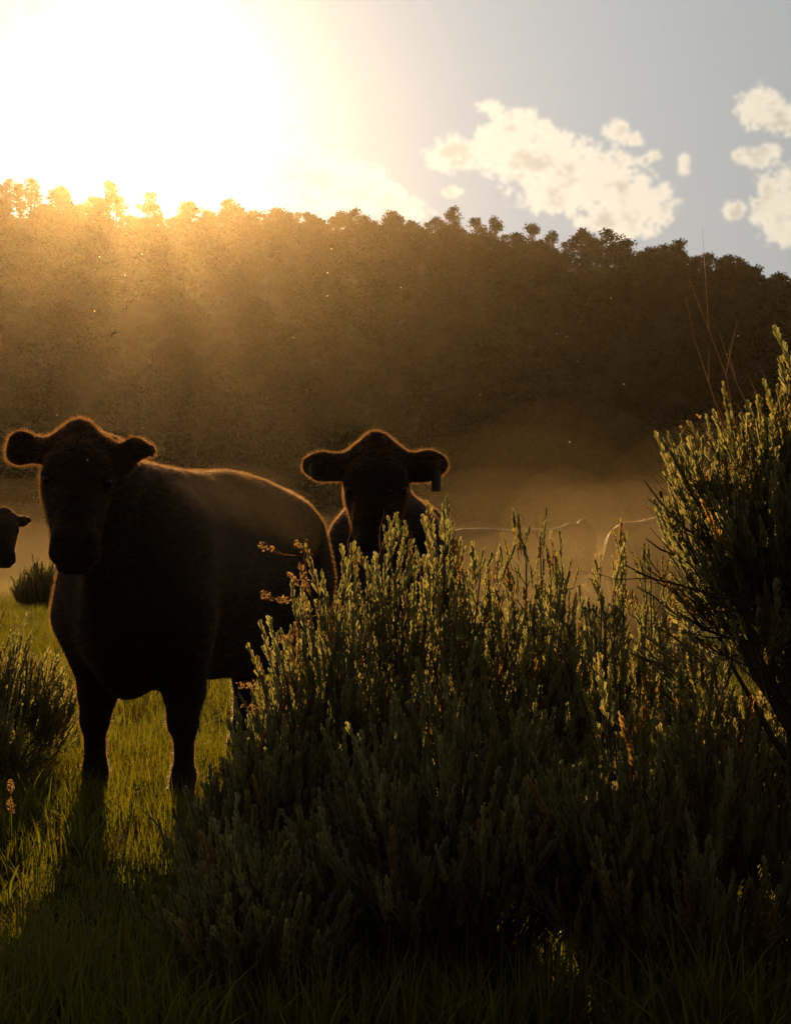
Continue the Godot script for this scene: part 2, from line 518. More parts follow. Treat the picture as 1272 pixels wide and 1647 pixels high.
# stems rise from the base to tips under a dome; leafy sprigs crowd their upper ends
func sagebrush(label: String, at: Vector3, h: float, rx: float, rz: float, stems: int, per: int, sd: int, opt := {}) -> Node3D:
	rng.seed = sd
	var t := thing("sagebrush", label, "shrub", at, 0.0, "sagebrush in the foreground" if at.z > -8.0 else "sagebrush out in the meadow")
	var low: float = opt.get("low", 0.04)
	var skew: Vector3 = opt.get("skew", Vector3.ZERO)
	var leafy: float = opt.get("leafy", 0.42)
	var size: float = opt.get("size", 1.0)
	var sets := [[], [], [], [], []]
	var cols := [[], [], [], [], []]
	if low > 0.1:
		var tg := Geo.new()
		tg.tube(PackedVector3Array([Vector3(0, -0.05, 0), Vector3(0.02, low * 0.4, 0.01), skew * 0.1 + Vector3(-0.01, low * 0.8, 0), skew * 0.15 + Vector3(0, low * 1.15, 0)]), PackedFloat32Array([0.035, 0.028, 0.026, 0.012]), 7, Color.WHITE)
		part("trunk", tg.mesh(), stem_mat, t)
	for i in stems:
		var a := rnd(0, TAU)
		var r := sqrt(rng.randf())
		if i % 5 == 0: r = rnd(0.8, 1.0)
		var droop: float = opt.get("droop", 0.55)
		var top := h * (1.0 - droop * pow(r, 2.4)) * (rnd(0.72, 1.04) if droop > 0.2 else rnd(0.84, 1.04))
		if i % 3 == 0: top *= rnd(0.6, 0.95)
		var tip := Vector3(cos(a) * r * rx, top, sin(a) * r * rz) + skew * clampf(top / h, 0, 1)
		var p0 := Vector3(rnd(-0.03, 0.03), -0.02 if low < 0.1 else low * rnd(0.55, 1.0), rnd(-0.03, 0.03)) * Vector3(1 if low < 0.1 else 0.3, 1, 1 if low < 0.1 else 0.3)
		var vase: float = opt.get("vase", 0.75)
		var mid := Vector3(tip.x * vase, lerpf(p0.y, tip.y, 0.42), tip.z * vase) + Vector3(rnd(-0.04, 0.04), 0, rnd(-0.04, 0.04))
		var pts := PackedVector3Array()
		var rad := PackedFloat32Array()
		for k in 7:
			var u := k / 6.0
			pts.append(p0.lerp(mid, u).lerp(mid.lerp(tip, u), u) + Vector3(rnd(-1, 1), rnd(-1, 1), rnd(-1, 1)) * 0.006)
			rad.append(lerpf(0.0075 if low < 0.1 else 0.011, 0.0016, sqrt(u)) * size)
		var g := Geo.new()
		g.tube(pts, rad, 4, Color.WHITE)
		var count := int(per * rnd(0.7, 1.3))
		for j in count:
			var u := 1.0 - leafy * pow(float(j) / count, 1.0) * rnd(0.8, 1.1)
			u = clampf(u, 0.15, 1.0)
			var c := p0.lerp(mid, u).lerp(mid.lerp(tip, u), u)
			var along := (mid.lerp(tip, u) - p0.lerp(mid, u)).normalized()
			var b := rnd(0, TAU)
			var off := Vector3(cos(b), 0, sin(b)) * rnd(0.01, 0.055) * size
			var q := c + off + Vector3.UP * rnd(0.0, 0.035)
			if j == 0: q = c
			if j % 2 == 0 and j > 0: g.tube(PackedVector3Array([c - along * 0.02, (c + q) * 0.5, q]), PackedFloat32Array([0.002, 0.0016, 0.0012]), 3, Color.WHITE)
			var d := (along * 0.6 + Vector3.UP * 0.75 + off.normalized() * rnd(0.05, 0.5)).normalized()
			var ax := Vector3(rnd(-1, 1), 0.1, rnd(-1, 1)).cross(d).normalized()
			var s := rnd(0.5, 1.12) * size
			var k := rng.randi_range(0, 4)
			sets[k].append(Transform3D(Basis(ax, d, ax.cross(d)).scaled(Vector3.ONE * s), q))
			var tone := rnd(0.55, 1.2)
			cols[k].append(Color(tone * rnd(0.92, 1.12), tone, tone * rnd(0.8, 1.15)) if rng.randf() > 0.06 else Color(1.1, 0.72, 0.55) * tone)
		part("stem", g.mesh(), stem_mat, t)
	for k in 5: many("foliage", sprigs[k], sage_mat, sets[k], cols[k], t)
	return t

# a papery seed husk
func flake(g: Geo, p: Vector3, l: float) -> void:
	var u := Vector3(rng.randfn(), rng.randfn() + 0.6, rng.randfn()).normalized()
	var v := u.cross(Vector3(rng.randfn(), rng.randfn(), rng.randfn())).normalized() * l * 0.45
	var c := Color.WHITE * rnd(0.75, 1.2)
	g.tri(p - u * l, p + v, p + u * l, c)
	g.tri(p - u * l, p + u * l, p - v, c)

# bare twigs and dry flower stalks that stick out of a shrub
func twig(t: Node3D, called: String, a: Vector3, b: Vector3, r: float, forks: int, beads: int, m: Material, sag := 0.0) -> void:
	var g := Geo.new()
	var n := 7
	var pts := PackedVector3Array()
	var rad := PackedFloat32Array()
	for k in n:
		var u := k / float(n - 1)
		pts.append(a.lerp(b, u) + Vector3(0, -sag * 4.0 * u * (1.0 - u), 0) + Vector3(rnd(-1, 1), rnd(-1, 1), rnd(-1, 1)) * 0.012 * (1.0 if k > 0 and k < n - 1 else 0.0) * minf(1.0, a.distance_to(b) * 3.0))
		rad.append(lerpf(r, r * 0.25, u))
	g.tube(pts, rad, 4, Color.WHITE)
	var len := a.distance_to(b)
	for f in forks:
		var u := rnd(0.3, 0.95)
		var p := pts[int(u * (n - 1))]
		var d := ((b - a).normalized() + Vector3(rnd(-0.7, 0.7), rnd(-0.35, 0.7), rnd(-0.6, 0.6))).normalized()
		var e := p + d * len * rnd(0.12, 0.36)
		g.tube(PackedVector3Array([p, p.lerp(e, 0.5) + Vector3(0, rnd(-0.008, 0.008), 0), e]), PackedFloat32Array([r * 0.45, r * 0.35, r * 0.18]), 3, Color.WHITE)
		if beads > 0 and f % 2 == 0:
			for k in 5: flake(g, e + Vector3(rnd(-1, 1), rnd(-1, 1), rnd(-1, 1)) * 0.006, rnd(0.003, 0.005))
	for k in beads:
		var u := 1.0 - pow(rng.randf(), 1.5) * 0.55
		var p := pts[int(u * (n - 1))].lerp(b, rng.randf() * 0.5)
		for w in 3: flake(g, p + Vector3(rnd(-1, 1), rnd(-1, 1), rnd(-1, 1)) * 0.008, rnd(0.003, 0.0055))
	part(called, g.mesh(), m, t)

# a crooked dead branch that forks twice into hair-thin ends
func branchlet(t: Node3D, a: Vector3, b: Vector3, r: float) -> void:
	var g := Geo.new()
	var todo := [[a, b, r, 0]]
	while not todo.is_empty():
		var q: Array = todo.pop_back()
		var from: Vector3 = q[0]
		var to: Vector3 = q[1]
		var rad: float = q[2]
		var l := from.distance_to(to)
		var pts := PackedVector3Array()
		var rr := PackedFloat32Array()
		var wander := Vector3.ZERO
		for k in 8:
			var u := k / 7.0
			if k > 0: wander += Vector3(rnd(-1, 1), rnd(-1, 1), rnd(-1, 1)) * l * 0.028
			pts.append(from.lerp(to, u) + Vector3(0, -l * 0.22 * u * (1.0 - u), 0) + wander)
			rr.append(lerpf(rad, rad * 0.3, u))
		g.tube(pts, rr, 4, Color.WHITE)
		if q[3] < 2:
			for f in 5 - q[3] * 2:
				var k := rng.randi_range(2, 6)
				var d := (pts[mini(k + 1, 7)] - pts[k]).normalized()
				d = (d + Vector3(rnd(-0.5, 0.5), rnd(-0.25, 0.75), rnd(-0.5, 0.5))).normalized()
				todo.append([pts[k], pts[k] + d * l * rnd(0.2, 0.45), rr[k] * 0.6, q[3] + 1])
	part("bare_twig", g.mesh(), stem_mat, t)

func make_sagebrush() -> void:
	make_sage_kit()
	var a := sagebrush("large grey-green sagebrush in the middle, hiding the rear cow's muzzle", Vector3(0.06, 0, -4.65), 0.97, 0.39, 0.34, 112, 14, 1001, {"droop": 0.32})
	rng.seed = 31
	for k in 10:
		var s := Vector3(-0.28 + rnd(-0.06, 0.03), rnd(0.62, 0.98), rnd(0.0, 0.2))
		twig(a, "flower_stalk", s, s + Vector3(rnd(-0.1, -0.04), rnd(-0.02, 0.05), rnd(0, 0.06)), 0.0014, 4, 9, dry_mat, 0.006)
	for k in 8:
		var s := Vector3(rnd(-0.3, 0.34), rnd(0.86, 0.98), rnd(-0.1, 0.15))
		twig(a, "dry_stalk", s, s + Vector3(rnd(-0.04, 0.04), rnd(0.08, 0.17), 0), 0.0012, 2, 0, dry_mat)
	var b := sagebrush("sagebrush at the big bush's left, its finger-like sprigs over the cow's flank", Vector3(-0.17, 0, -4.35), 0.76, 0.22, 0.25, 62, 14, 1002)
	rng.seed = 32
	for k in 8:
		var s := Vector3(rnd(-0.17, -0.08), rnd(0.46, 0.7), rnd(0.0, 0.15))
		twig(b, "flower_stalk", s, s + Vector3(rnd(-0.09, -0.04), rnd(-0.01, 0.05), rnd(0, 0.06)), 0.0013, 3, 8, dry_mat, 0.004)
	sagebrush("low sagebrush at the left foot of the clump, beside the cow's front hoof", Vector3(-0.29, 0, -4.15), 0.49, 0.17, 0.2, 60, 13, 1003)
	sagebrush("small sagebrush lowest of all, in the dark grass left of centre", Vector3(-0.27, 0, -3.8), 0.31, 0.17, 0.2, 46, 11, 1007)
	sagebrush("dark sagebrush between the big middle bush and the tall right one", Vector3(0.58, 0, -4.5), 0.94, 0.24, 0.3, 66, 14, 1004)
	sagebrush("sagebrush with thin spires standing right of the rear cow", Vector3(0.42, 0, -4.9), 1.08, 0.15, 0.2, 40, 13, 1008)
	sagebrush("shaded sagebrush filling the foreground below the tall right bush", Vector3(0.62, 0, -3.85), 0.66, 0.36, 0.3, 90, 13, 1009)
	sagebrush("shaded sagebrush in the foreground under the big middle bush", Vector3(0.12, 0, -3.95), 0.62, 0.33, 0.3, 90, 13, 1010)
	sagebrush("shaded sagebrush low at the right edge, behind the woody trunk", Vector3(1.0, 0, -4.35), 0.80, 0.24, 0.26, 70, 14, 1017)
	var e := sagebrush("tall woody sagebrush at the right edge with bare twigs reaching left", Vector3(0.86, 0, -3.85), 1.34, 0.29, 0.3, 105, 14, 1005, {"low": 0.86, "leafy": 0.45, "vase": 0.5, "droop": 0.2, "skew": Vector3(0.03, 0, 0)})
	rng.seed = 33
	for k in 20:
		var s := Vector3(rnd(-0.08, 0.02), rnd(0.7, 0.95), rnd(-0.05, 0.18))
		var far := s + Vector3(rnd(-0.34, -0.12), rnd(0.05, 0.30), rnd(-0.08, 0.12))
		branchlet(e, s, far, rnd(0.003, 0.0065))
	for k in 14:
		var s := Vector3(rnd(-0.08, 0.1), rnd(0.9, 1.1), rnd(-0.1, 0.12))
		var far := Vector3(rnd(-0.28, 0.16), rnd(1.26, 1.56), rnd(-0.1, 0.12))
		twig(e, "dry_stalk", s, far, 0.0016, 4, 3 if k % 3 == 0 else 0, stem_mat if k % 2 == 0 else dry_mat, 0.01)
	sagebrush("dark sagebrush behind the cow at the left edge", Vector3(-1.78, 0, -7.5), 0.66, 0.42, 0.4, 120, 14, 1006)
	sagebrush("dark leafy sagebrush touching the left edge beside the front leg", Vector3(-1.62, 0, -6.75), 0.40, 0.22, 0.3, 60, 12, 1016)
	sagebrush("lone hazy sagebrush out in the meadow left of the cow", Vector3(-5.9, 0, -30.0), 0.74, 0.42, 0.4, 60, 22, 1011, {"size": 2.4})
	sagebrush("hazy sagebrush in the dust beyond the big middle bush", Vector3(1.75, 0, -19.0), 0.95, 0.5, 0.5, 60, 22, 1012, {"size": 2.2})
	sagebrush("pale dusty sagebrush just left of the tall right bush", Vector3(2.35, 0, -17.0), 0.9, 0.55, 0.5, 60, 22, 1013, {"size": 2.2})

# single grasses that stand out from the rest
func grass_stalk(label: String, at: Vector3, top: Vector3, head: float, leaves: int, sd: int) -> void:
	rng.seed = sd
	var t := thing("grass_stalk", label, "grass stalk", at, 0.0, "single grass stalks")
	var g := Geo.new()
	var mid := Vector3(top.x * 0.2, top.y * 0.6, top.z * 0.2)
	var pts := PackedVector3Array()
	var rad := PackedFloat32Array()
	for k in 9:
		var u := k / 8.0
		pts.append(Vector3.ZERO.lerp(mid, u).lerp(mid.lerp(top, u), u))
		rad.append(lerpf(0.0022, 0.0009, u))
	g.tube(pts, rad, 4, Color(1, 1, 0.8))
	part("stalk", g.mesh(), grass_mat, t)
	for i in leaves:
		var lg := Geo.new()
		var a := rnd(0, TAU)
		blade(lg, pts[i + 1], Vector3(cos(a), 0, sin(a)), rnd(0.12, 0.24), 0.008, rnd(0.3, 0.8), Color(1, 1, 0.8), 5)
		part("blade", lg.mesh(), grass_mat, t)
	if head > 0.0:
		var hg := Geo.new()
		var d := (pts[8] - pts[7]).normalized()
		for k in 46:
			var u := rng.randf()
			var q := top - d * head * u
			var w := 0.010 * sin(PI * clampf(u * 0.85 + 0.12, 0, 1))
			for f in 2: flake(hg, q + Vector3(rnd(-1, 1), rnd(-1, 1), rnd(-1, 1)) * w, rnd(0.003, 0.0055))
		part("seed_head", hg.mesh(), dry_mat, t)

func make_stalks() -> void:
	grass_stalk("grass stalk whose seed head leans level across the cow's flank", Vector3(-0.05, 0, -4.3), Vector3(-0.18, 0.938, 0), 0.075, 1, 1)
	grass_stalk("upright grass stalk with a small tan seed head at lower left", Vector3(-1.03, 0, -5.2), Vector3(0.01, 0.205, 0), 0.035, 2, 2)
	grass_stalk("long green grass blade standing before the cow's front leg", Vector3(-0.86, 0, -5.0), Vector3(-0.07, 0.36, 0), 0.0, 3, 3)
	grass_stalk("grass stem crossing a blade between the cow's front legs", Vector3(-0.78, 0, -5.1), Vector3(0.05, 0.31, 0), 0.0, 3, 4)
	grass_stalk("leaning grass blade right of the front legs' gap", Vector3(-0.62, 0, -5.0), Vector3(-0.08, 0.32, 0), 0.0, 3, 5)
	rng.seed = 640
	var spots := [[Vector3(-1.12, 0, -4.9), "thin seeding grass stalk in the sunlit patch at lower left, the tallest there"], [Vector3(-0.95, 0, -4.6), "short seeding grass stalk in the sunlit patch at lower left"], [Vector3(-0.72, 0, -4.4), "seeding grass stalk in the dark grass below the cow's front legs"], [Vector3(-0.5, 0, -4.7), "bent seeding grass stalk just left of the lowest sagebrush"], [Vector3(-1.2, 0, -5.6), "seeding grass stalk before the dark sagebrush at the left edge"]]
	for k in spots.size():
		grass_stalk(spots[k][1], spots[k][0], Vector3(rnd(-0.06, 0.06), rnd(0.24, 0.36), rnd(-0.04, 0.04)), 0.04, 2, 20 + k)
	grass_stalk("tall grass blade at the very left edge of the frame", Vector3(-1.02, 0, -4.75), Vector3(-0.03, 0.36, 0), 0.0, 3, 6)

# ------------------------------------------------------------------ cattle
# A body is a field of tapered capsules joined by a smooth minimum, meshed as surface nets.
# bone: [point, radius, point, radius, scale, blend]
class Flesh:
	var a := PackedVector3Array()
	var b := PackedVector3Array()
	var ra := PackedFloat32Array()
	var rb := PackedFloat32Array()
	var s := PackedVector3Array()
	var k := PackedFloat32Array()
	var unit := PackedFloat32Array()
	var cut := []
	var lump := FastNoiseLite.new()
	var lumps := 0.0
	func _init() -> void:
		lump.seed = 4
		lump.frequency = 3.2
		lump.fractal_octaves = 3
	func bone(p: Vector3, r: float, q: Vector3, t: float, sc := Vector3.ONE, blend := 0.05) -> void:
		a.append(p / sc); b.append(q / sc); ra.append(r); rb.append(t); s.append(sc); k.append(blend)
		unit.append(minf(sc.x, minf(sc.y, sc.z)) * 0.35 + (sc.x + sc.y + sc.z) / 3.0 * 0.65)
	func one(i: int, p: Vector3) -> float:
		var q := p / s[i] - a[i]
		var ab := b[i] - a[i]
		var l := ab.length_squared()
		var h := clampf(q.dot(ab) / l, 0.0, 1.0) if l > 1e-9 else 0.0
		return ((q - ab * h).length() - lerpf(ra[i], rb[i], h)) * unit[i]
	func all(p: Vector3, list: PackedInt32Array) -> float:
		var d := 9.0
		for i in list:
			var e := one(i, p)
			var kk := k[i]
			var h := maxf(kk - absf(d - e), 0.0) / kk
			d = minf(d, e) - h * h * kk * 0.25
		for c in cut:
			var e: float = (p - c[0]).length() - c[1]
			var kk: float = c[2]
			var h := maxf(kk - absf(d + e), 0.0) / kk
			d = maxf(d, -e) + h * h * kk * 0.25
		if lumps > 0.0: d += lump.get_noise_3dv(p) * lumps
		return d
	# adds the surface to v, n, ix (moved by xf)
	func net(h: float, v: PackedVector3Array, n: PackedVector3Array, ix: PackedInt32Array, xf: Transform3D) -> void:
		var lo := Vector3.ONE * 99.0
		var hi := -lo
		for i in a.size():
			var r := Vector3.ONE * maxf(ra[i], rb[i]) * s[i] + Vector3.ONE * 0.05
			lo = lo.min(a[i] * s[i] - r).min(b[i] * s[i] - r)
			hi = hi.max(a[i] * s[i] + r).max(b[i] * s[i] + r)
		var B := 8
		var H := h * B
		var nb := Vector3i(((hi - lo) / H).ceil()) + Vector3i.ONE
		var cells := {}   # packed cell -> vertex
		var corner := {}  # block -> values
		var reach := H * 0.87
		var W := 1 << 11
		var blocks := []
		for bz in nb.z:
			for by in nb.y:
				for bx in nb.x:
					var c := lo + (Vector3(bx, by, bz) + Vector3.ONE * 0.5) * H
					var list := PackedInt32Array()
					var best := 9.0
					for i in a.size():
						var e := one(i, c)
						if e < reach * 1.6 + k[i]: list.append(i)
						best = minf(best, e)
					if best > reach * 1.5 or list.is_empty(): continue
					if absf(all(c, list)) > reach * 1.6: continue
					blocks.append([bx, by, bz, list])
		for bl in blocks:
			var o := Vector3i(bl[0], bl[1], bl[2]) * B
			var list: PackedInt32Array = bl[3]
			var f := PackedFloat32Array()
			f.resize((B + 1) * (B + 1) * (B + 1))
			var m := 0
			for z in B + 1:
				for y in B + 1:
					for x in B + 1:
						f[m] = all(lo + Vector3(o.x + x, o.y + y, o.z + z) * h, list)
						m += 1
			var Y := B + 1
			var Z := Y * Y
			for z in B:
				for y in B:
					for x in B:
						var q := x + y * Y + z * Z
						var f0 := f[q]; var f1 := f[q + 1]; var f2 := f[q + Y]; var f3 := f[q + Y + 1]
						var f4 := f[q + Z]; var f5 := f[q + Z + 1]; var f6 := f[q + Z + Y]; var f7 := f[q + Z + Y + 1]
						var inside := int(f0 < 0) + int(f1 < 0) + int(f2 < 0) + int(f3 < 0) + int(f4 < 0) + int(f5 < 0) + int(f6 < 0) + int(f7 < 0)
						if inside == 0 or inside == 8: continue
						var gx := (f1 + f3 + f5 + f7 - f0 - f2 - f4 - f6) * 0.25
						var gy := (f2 + f3 + f6 + f7 - f0 - f1 - f4 - f5) * 0.25
						var gz := (f4 + f5 + f6 + f7 - f0 - f1 - f2 - f3) * 0.25
						var gr := Vector3(gx, gy, gz)
						var mean := (f0 + f1 + f2 + f3 + f4 + f5 + f6 + f7) * 0.125
						var p := Vector3.ONE * 0.5 - gr * (mean / maxf(gr.length_squared(), 1e-12))
						p = p.clamp(Vector3.ZERO, Vector3.ONE)
						cells[(o.x + x) + W * ((o.y + y) + W * (o.z + z))] = v.size()
						v.append(xf * (lo + (Vector3(o.x + x, o.y + y, o.z + z) + p) * h))
						n.append((xf.basis * gr).normalized())
			corner[bl] = f
		for bl in blocks:
			var o := Vector3i(bl[0], bl[1], bl[2]) * B
			var f: PackedFloat32Array = corner[bl]
			var Y := B + 1
			var Z := Y * Y
			for z in B:
				for y in B:
					for x in B:
						var q := x + y * Y + z * Z
						var s0 := f[q] < 0
						var id := (o.x + x) + W * ((o.y + y) + W * (o.z + z))
						if s0 != (f[q + 1] < 0): quad(cells, ix, id, W, W * W, s0)
						if s0 != (f[q + Y] < 0): quad(cells, ix, id, W * W, 1, s0)
						if s0 != (f[q + Z] < 0): quad(cells, ix, id, 1, W, s0)
	func quad(cells: Dictionary, ix: PackedInt32Array, id: int, u: int, w: int, flip: bool) -> void:
		if not (cells.has(id) and cells.has(id - u) and cells.has(id - w) and cells.has(id - u - w)): return
		var p: int = cells[id]; var q: int = cells[id - u]; var r: int = cells[id - u - w]; var t: int = cells[id - w]
		if flip: ix.append_array([p, r, q, p, t, r])
		else: ix.append_array([p, q, r, p, r, t])

# head in its own axes: poll at the origin, muzzle downwards, face towards +z
func head_flesh(ear_l: Array, ear_r: Array) -> Flesh:
	var f := Flesh.new()
	f.lumps = 0.004
	# poll peak sloping down to the ear roots
	f.bone(Vector3(0, 0.022, -0.02), 0.04, Vector3(0, -0.10, -0.02), 0.112, Vector3(1.0, 1, 0.9), 0.04)
	for x in [-1.0, 1.0]:
		f.bone(Vector3(x * 0.02, 0.0, -0.02), 0.05, Vector3(x * 0.125, -0.062, -0.025), 0.04, Vector3.ONE, 0.04)
		# brow over the eye, cheek, jaw, side of the muzzle
		f.bone(Vector3(x * 0.075, -0.12, 0.04), 0.05, Vector3(x * 0.105, -0.155, 0.03), 0.036, Vector3.ONE, 0.03)
		f.bone(Vector3(x * 0.07, -0.20, -0.02), 0.066, Vector3(x * 0.045, -0.36, 0.03), 0.045, Vector3.ONE, 0.05)
		f.bone(Vector3(x * 0.06, -0.21, -0.09), 0.07, Vector3(x * 0.03, -0.43, 0.0), 0.045, Vector3.ONE, 0.05)
		f.bone(Vector3(x * 0.042, -0.40, 0.085), 0.05, Vector3(x * 0.052, -0.455, 0.08), 0.048, Vector3.ONE, 0.03)
	f.bone(Vector3(0, -0.12, 0.035), 0.10, Vector3(0, -0.36, 0.075), 0.064, Vector3(1.0, 1, 0.8), 0.04)
	f.bone(Vector3(0, -0.42, 0.09), 0.06, Vector3(0, -0.47, 0.085), 0.05, Vector3(1.2, 1, 0.9), 0.03)
	f.bone(Vector3(-0.03, -0.495, 0.035), 0.04, Vector3(0.03, -0.495, 0.035), 0.04, Vector3.ONE, 0.02)
	f.bone(Vector3(0, -0.1, -0.08), 0.105, Vector3(0, -0.2, -0.2), 0.14, Vector3.ONE, 0.08)
	f.cut = [[Vector3(-0.058, -0.425, 0.138), 0.018, 0.014], [Vector3(0.058, -0.425, 0.138), 0.018, 0.014]]
	for e in [ear_l, ear_r]:
		for i in e.size() - 1:
			f.bone(e[i][0], e[i][1], e[i + 1][0], e[i + 1][1], Vector3(1, 1, 0.5), 0.03)
	return f

func body_flesh(poll: Vector3, w: float) -> Flesh:
	var f := Flesh.new()
	f.lumps = 0.012
	# barrel, withers, rump
	f.bone(Vector3(0, 0.875, 0.22), 0.405, Vector3(0, 0.87, -0.35), 0.415, Vector3(0.74 * w, 1, 1), 0.08)
	f.bone(Vector3(0, 1.06, 0.45), 0.23, Vector3(0, 1.08, -0.1), 0.2, Vector3(0.8 * w, 1, 1), 0.12)
	f.bone(Vector3(0, 1.09, -0.25), 0.2, Vector3(0, 1.08, -0.72), 0.19, Vector3(1.15 * w, 1, 1), 0.12)
	f.bone(Vector3(0, 0.9, -0.55), 0.3, Vector3(0, 0.95, -0.72), 0.24, Vector3(0.9 * w, 1, 1), 0.1)
	# neck, dewlap, brisket
	var nape := poll + Vector3(0, -0.13, -0.15)
	f.bone(Vector3(0, 1.03, 0.45), 0.235, nape, 0.15, Vector3(0.82, 1, 1), 0.12)
	f.bone(Vector3(0, 0.85, 0.55), 0.24, poll + Vector3(0, -0.34, -0.2), 0.12, Vector3(0.75, 1, 1), 0.12)
	f.bone(Vector3(0, 0.72, 0.60), 0.2, Vector3(0, 0.56, 0.55), 0.14, Vector3(0.8, 1, 1), 0.1)
	f.bone(Vector3(0, 0.62, 0.62), 0.1, poll + Vector3(0, -0.45, -0.12), 0.06, Vector3(0.7, 1, 1), 0.1)
	for x in [-1.0, 1.0]:
		# shoulder, foreleg
		f.bone(Vector3(x * 0.115, 1.0, 0.48), 0.18, Vector3(x * 0.16, 0.74, 0.52), 0.155, Vector3.ONE, 0.12)
		f.bone(Vector3(x * 0.18, 0.72, 0.50), 0.135, Vector3(x * 0.19, 0.44, 0.45), 0.075, Vector3.ONE, 0.08)
		f.bone(Vector3(x * 0.19, 0.44, 0.45), 0.07, Vector3(x * 0.192, 0.33, 0.465), 0.064, Vector3.ONE, 0.03)
		f.bone(Vector3(x * 0.192, 0.31, 0.46), 0.046, Vector3(x * 0.192, 0.13, 0.455), 0.036, Vector3.ONE, 0.03)
		f.bone(Vector3(x * 0.192, 0.12, 0.455), 0.05, Vector3(x * 0.192, 0.05, 0.485), 0.052, Vector3.ONE, 0.03)
		# thigh, hind leg with hock
		f.bone(Vector3(x * 0.15, 1.0, -0.55), 0.19, Vector3(x * 0.17, 0.72, -0.48), 0.17, Vector3.ONE, 0.1)
		f.bone(Vector3(x * 0.15, 0.85, -0.66), 0.17, Vector3(x * 0.15, 0.6, -0.68), 0.12, Vector3.ONE, 0.1)
		f.bone(Vector3(x * 0.16, 0.66, -0.58), 0.13, Vector3(x * 0.145, 0.47, -0.78), 0.065, Vector3.ONE, 0.08)
		f.bone(Vector3(x * 0.145, 0.48, -0.79), 0.06, Vector3(x * 0.145, 0.4, -0.77), 0.055, Vector3.ONE, 0.03)
		f.bone(Vector3(x * 0.145, 0.4, -0.77), 0.05, Vector3(x * 0.145, 0.13, -0.72), 0.042, Vector3.ONE, 0.03)
		f.bone(Vector3(x * 0.145, 0.12, -0.72), 0.05, Vector3(x * 0.145, 0.05, -0.69), 0.052, Vector3.ONE, 0.03)
		f.bone(Vector3(x * 0.1, 0.66, -0.36), 0.16, Vector3(x * 0.12, 0.62, -0.5), 0.15, Vector3.ONE, 0.1)
	# tail
	f.bone(Vector3(0, 1.17, -0.88), 0.045, Vector3(0.02, 0.85, -1.0), 0.03, Vector3.ONE, 0.04)
	f.bone(Vector3(0.02, 0.85, -1.0), 0.03, Vector3(0.03, 0.5, -0.98), 0.045, Vector3.ONE, 0.02)
	f.bone(Vector3(0.03, 0.5, -0.98), 0.05, Vector3(0.03, 0.32, -0.96), 0.02, Vector3.ONE, 0.02)
	return f

var hide_mat: StandardMaterial3D
var fur_mat: StandardMaterial3D
var hoof_mat: StandardMaterial3D
var eye_mat: StandardMaterial3D
var hair: ArrayMesh

func make_cow_kit() -> void:
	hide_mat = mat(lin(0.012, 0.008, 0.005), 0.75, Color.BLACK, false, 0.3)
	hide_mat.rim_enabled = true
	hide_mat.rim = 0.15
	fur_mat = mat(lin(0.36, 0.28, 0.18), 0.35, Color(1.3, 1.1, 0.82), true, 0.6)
	hoof_mat = mat(lin(0.02, 0.017, 0.014), 0.5)
	eye_mat = mat(lin(0.006, 0.004, 0.003), 0.1)
	var g := Geo.new()
	rng.seed = 12
	for i in 5:
		var a := TAU * i / 5.0 + rnd(-0.3, 0.3)
		var d := Vector3(cos(a), 0, sin(a))
		var p := d * 0.006
		var w := Vector3(-d.z, 0, d.x) * 0.0006
		var m := p + Vector3.UP * 0.009 + d * rnd(0.001, 0.003)
		var e := p + Vector3.UP * rnd(0.016, 0.022) + d * rnd(0.002, 0.009)
		# a strand is rounded: its normals turn from one edge to the other
		var k := g.v.size()
		var ws := w.normalized()
		for q in [[p - w, -0.85], [p + w, 0.85], [m + w * 0.8, 0.85], [m - w * 0.8, -0.85], [e, 0.0]]:
			g.v.append(q[0]); g.n.append((d * 0.5 + ws * float(q[1])).normalized()); g.c.append(Color.WHITE)
		g.ix.append_array([k, k + 1, k + 2, k, k + 2, k + 3, k + 3, k + 2, k + 4])
	hair = g.mesh()

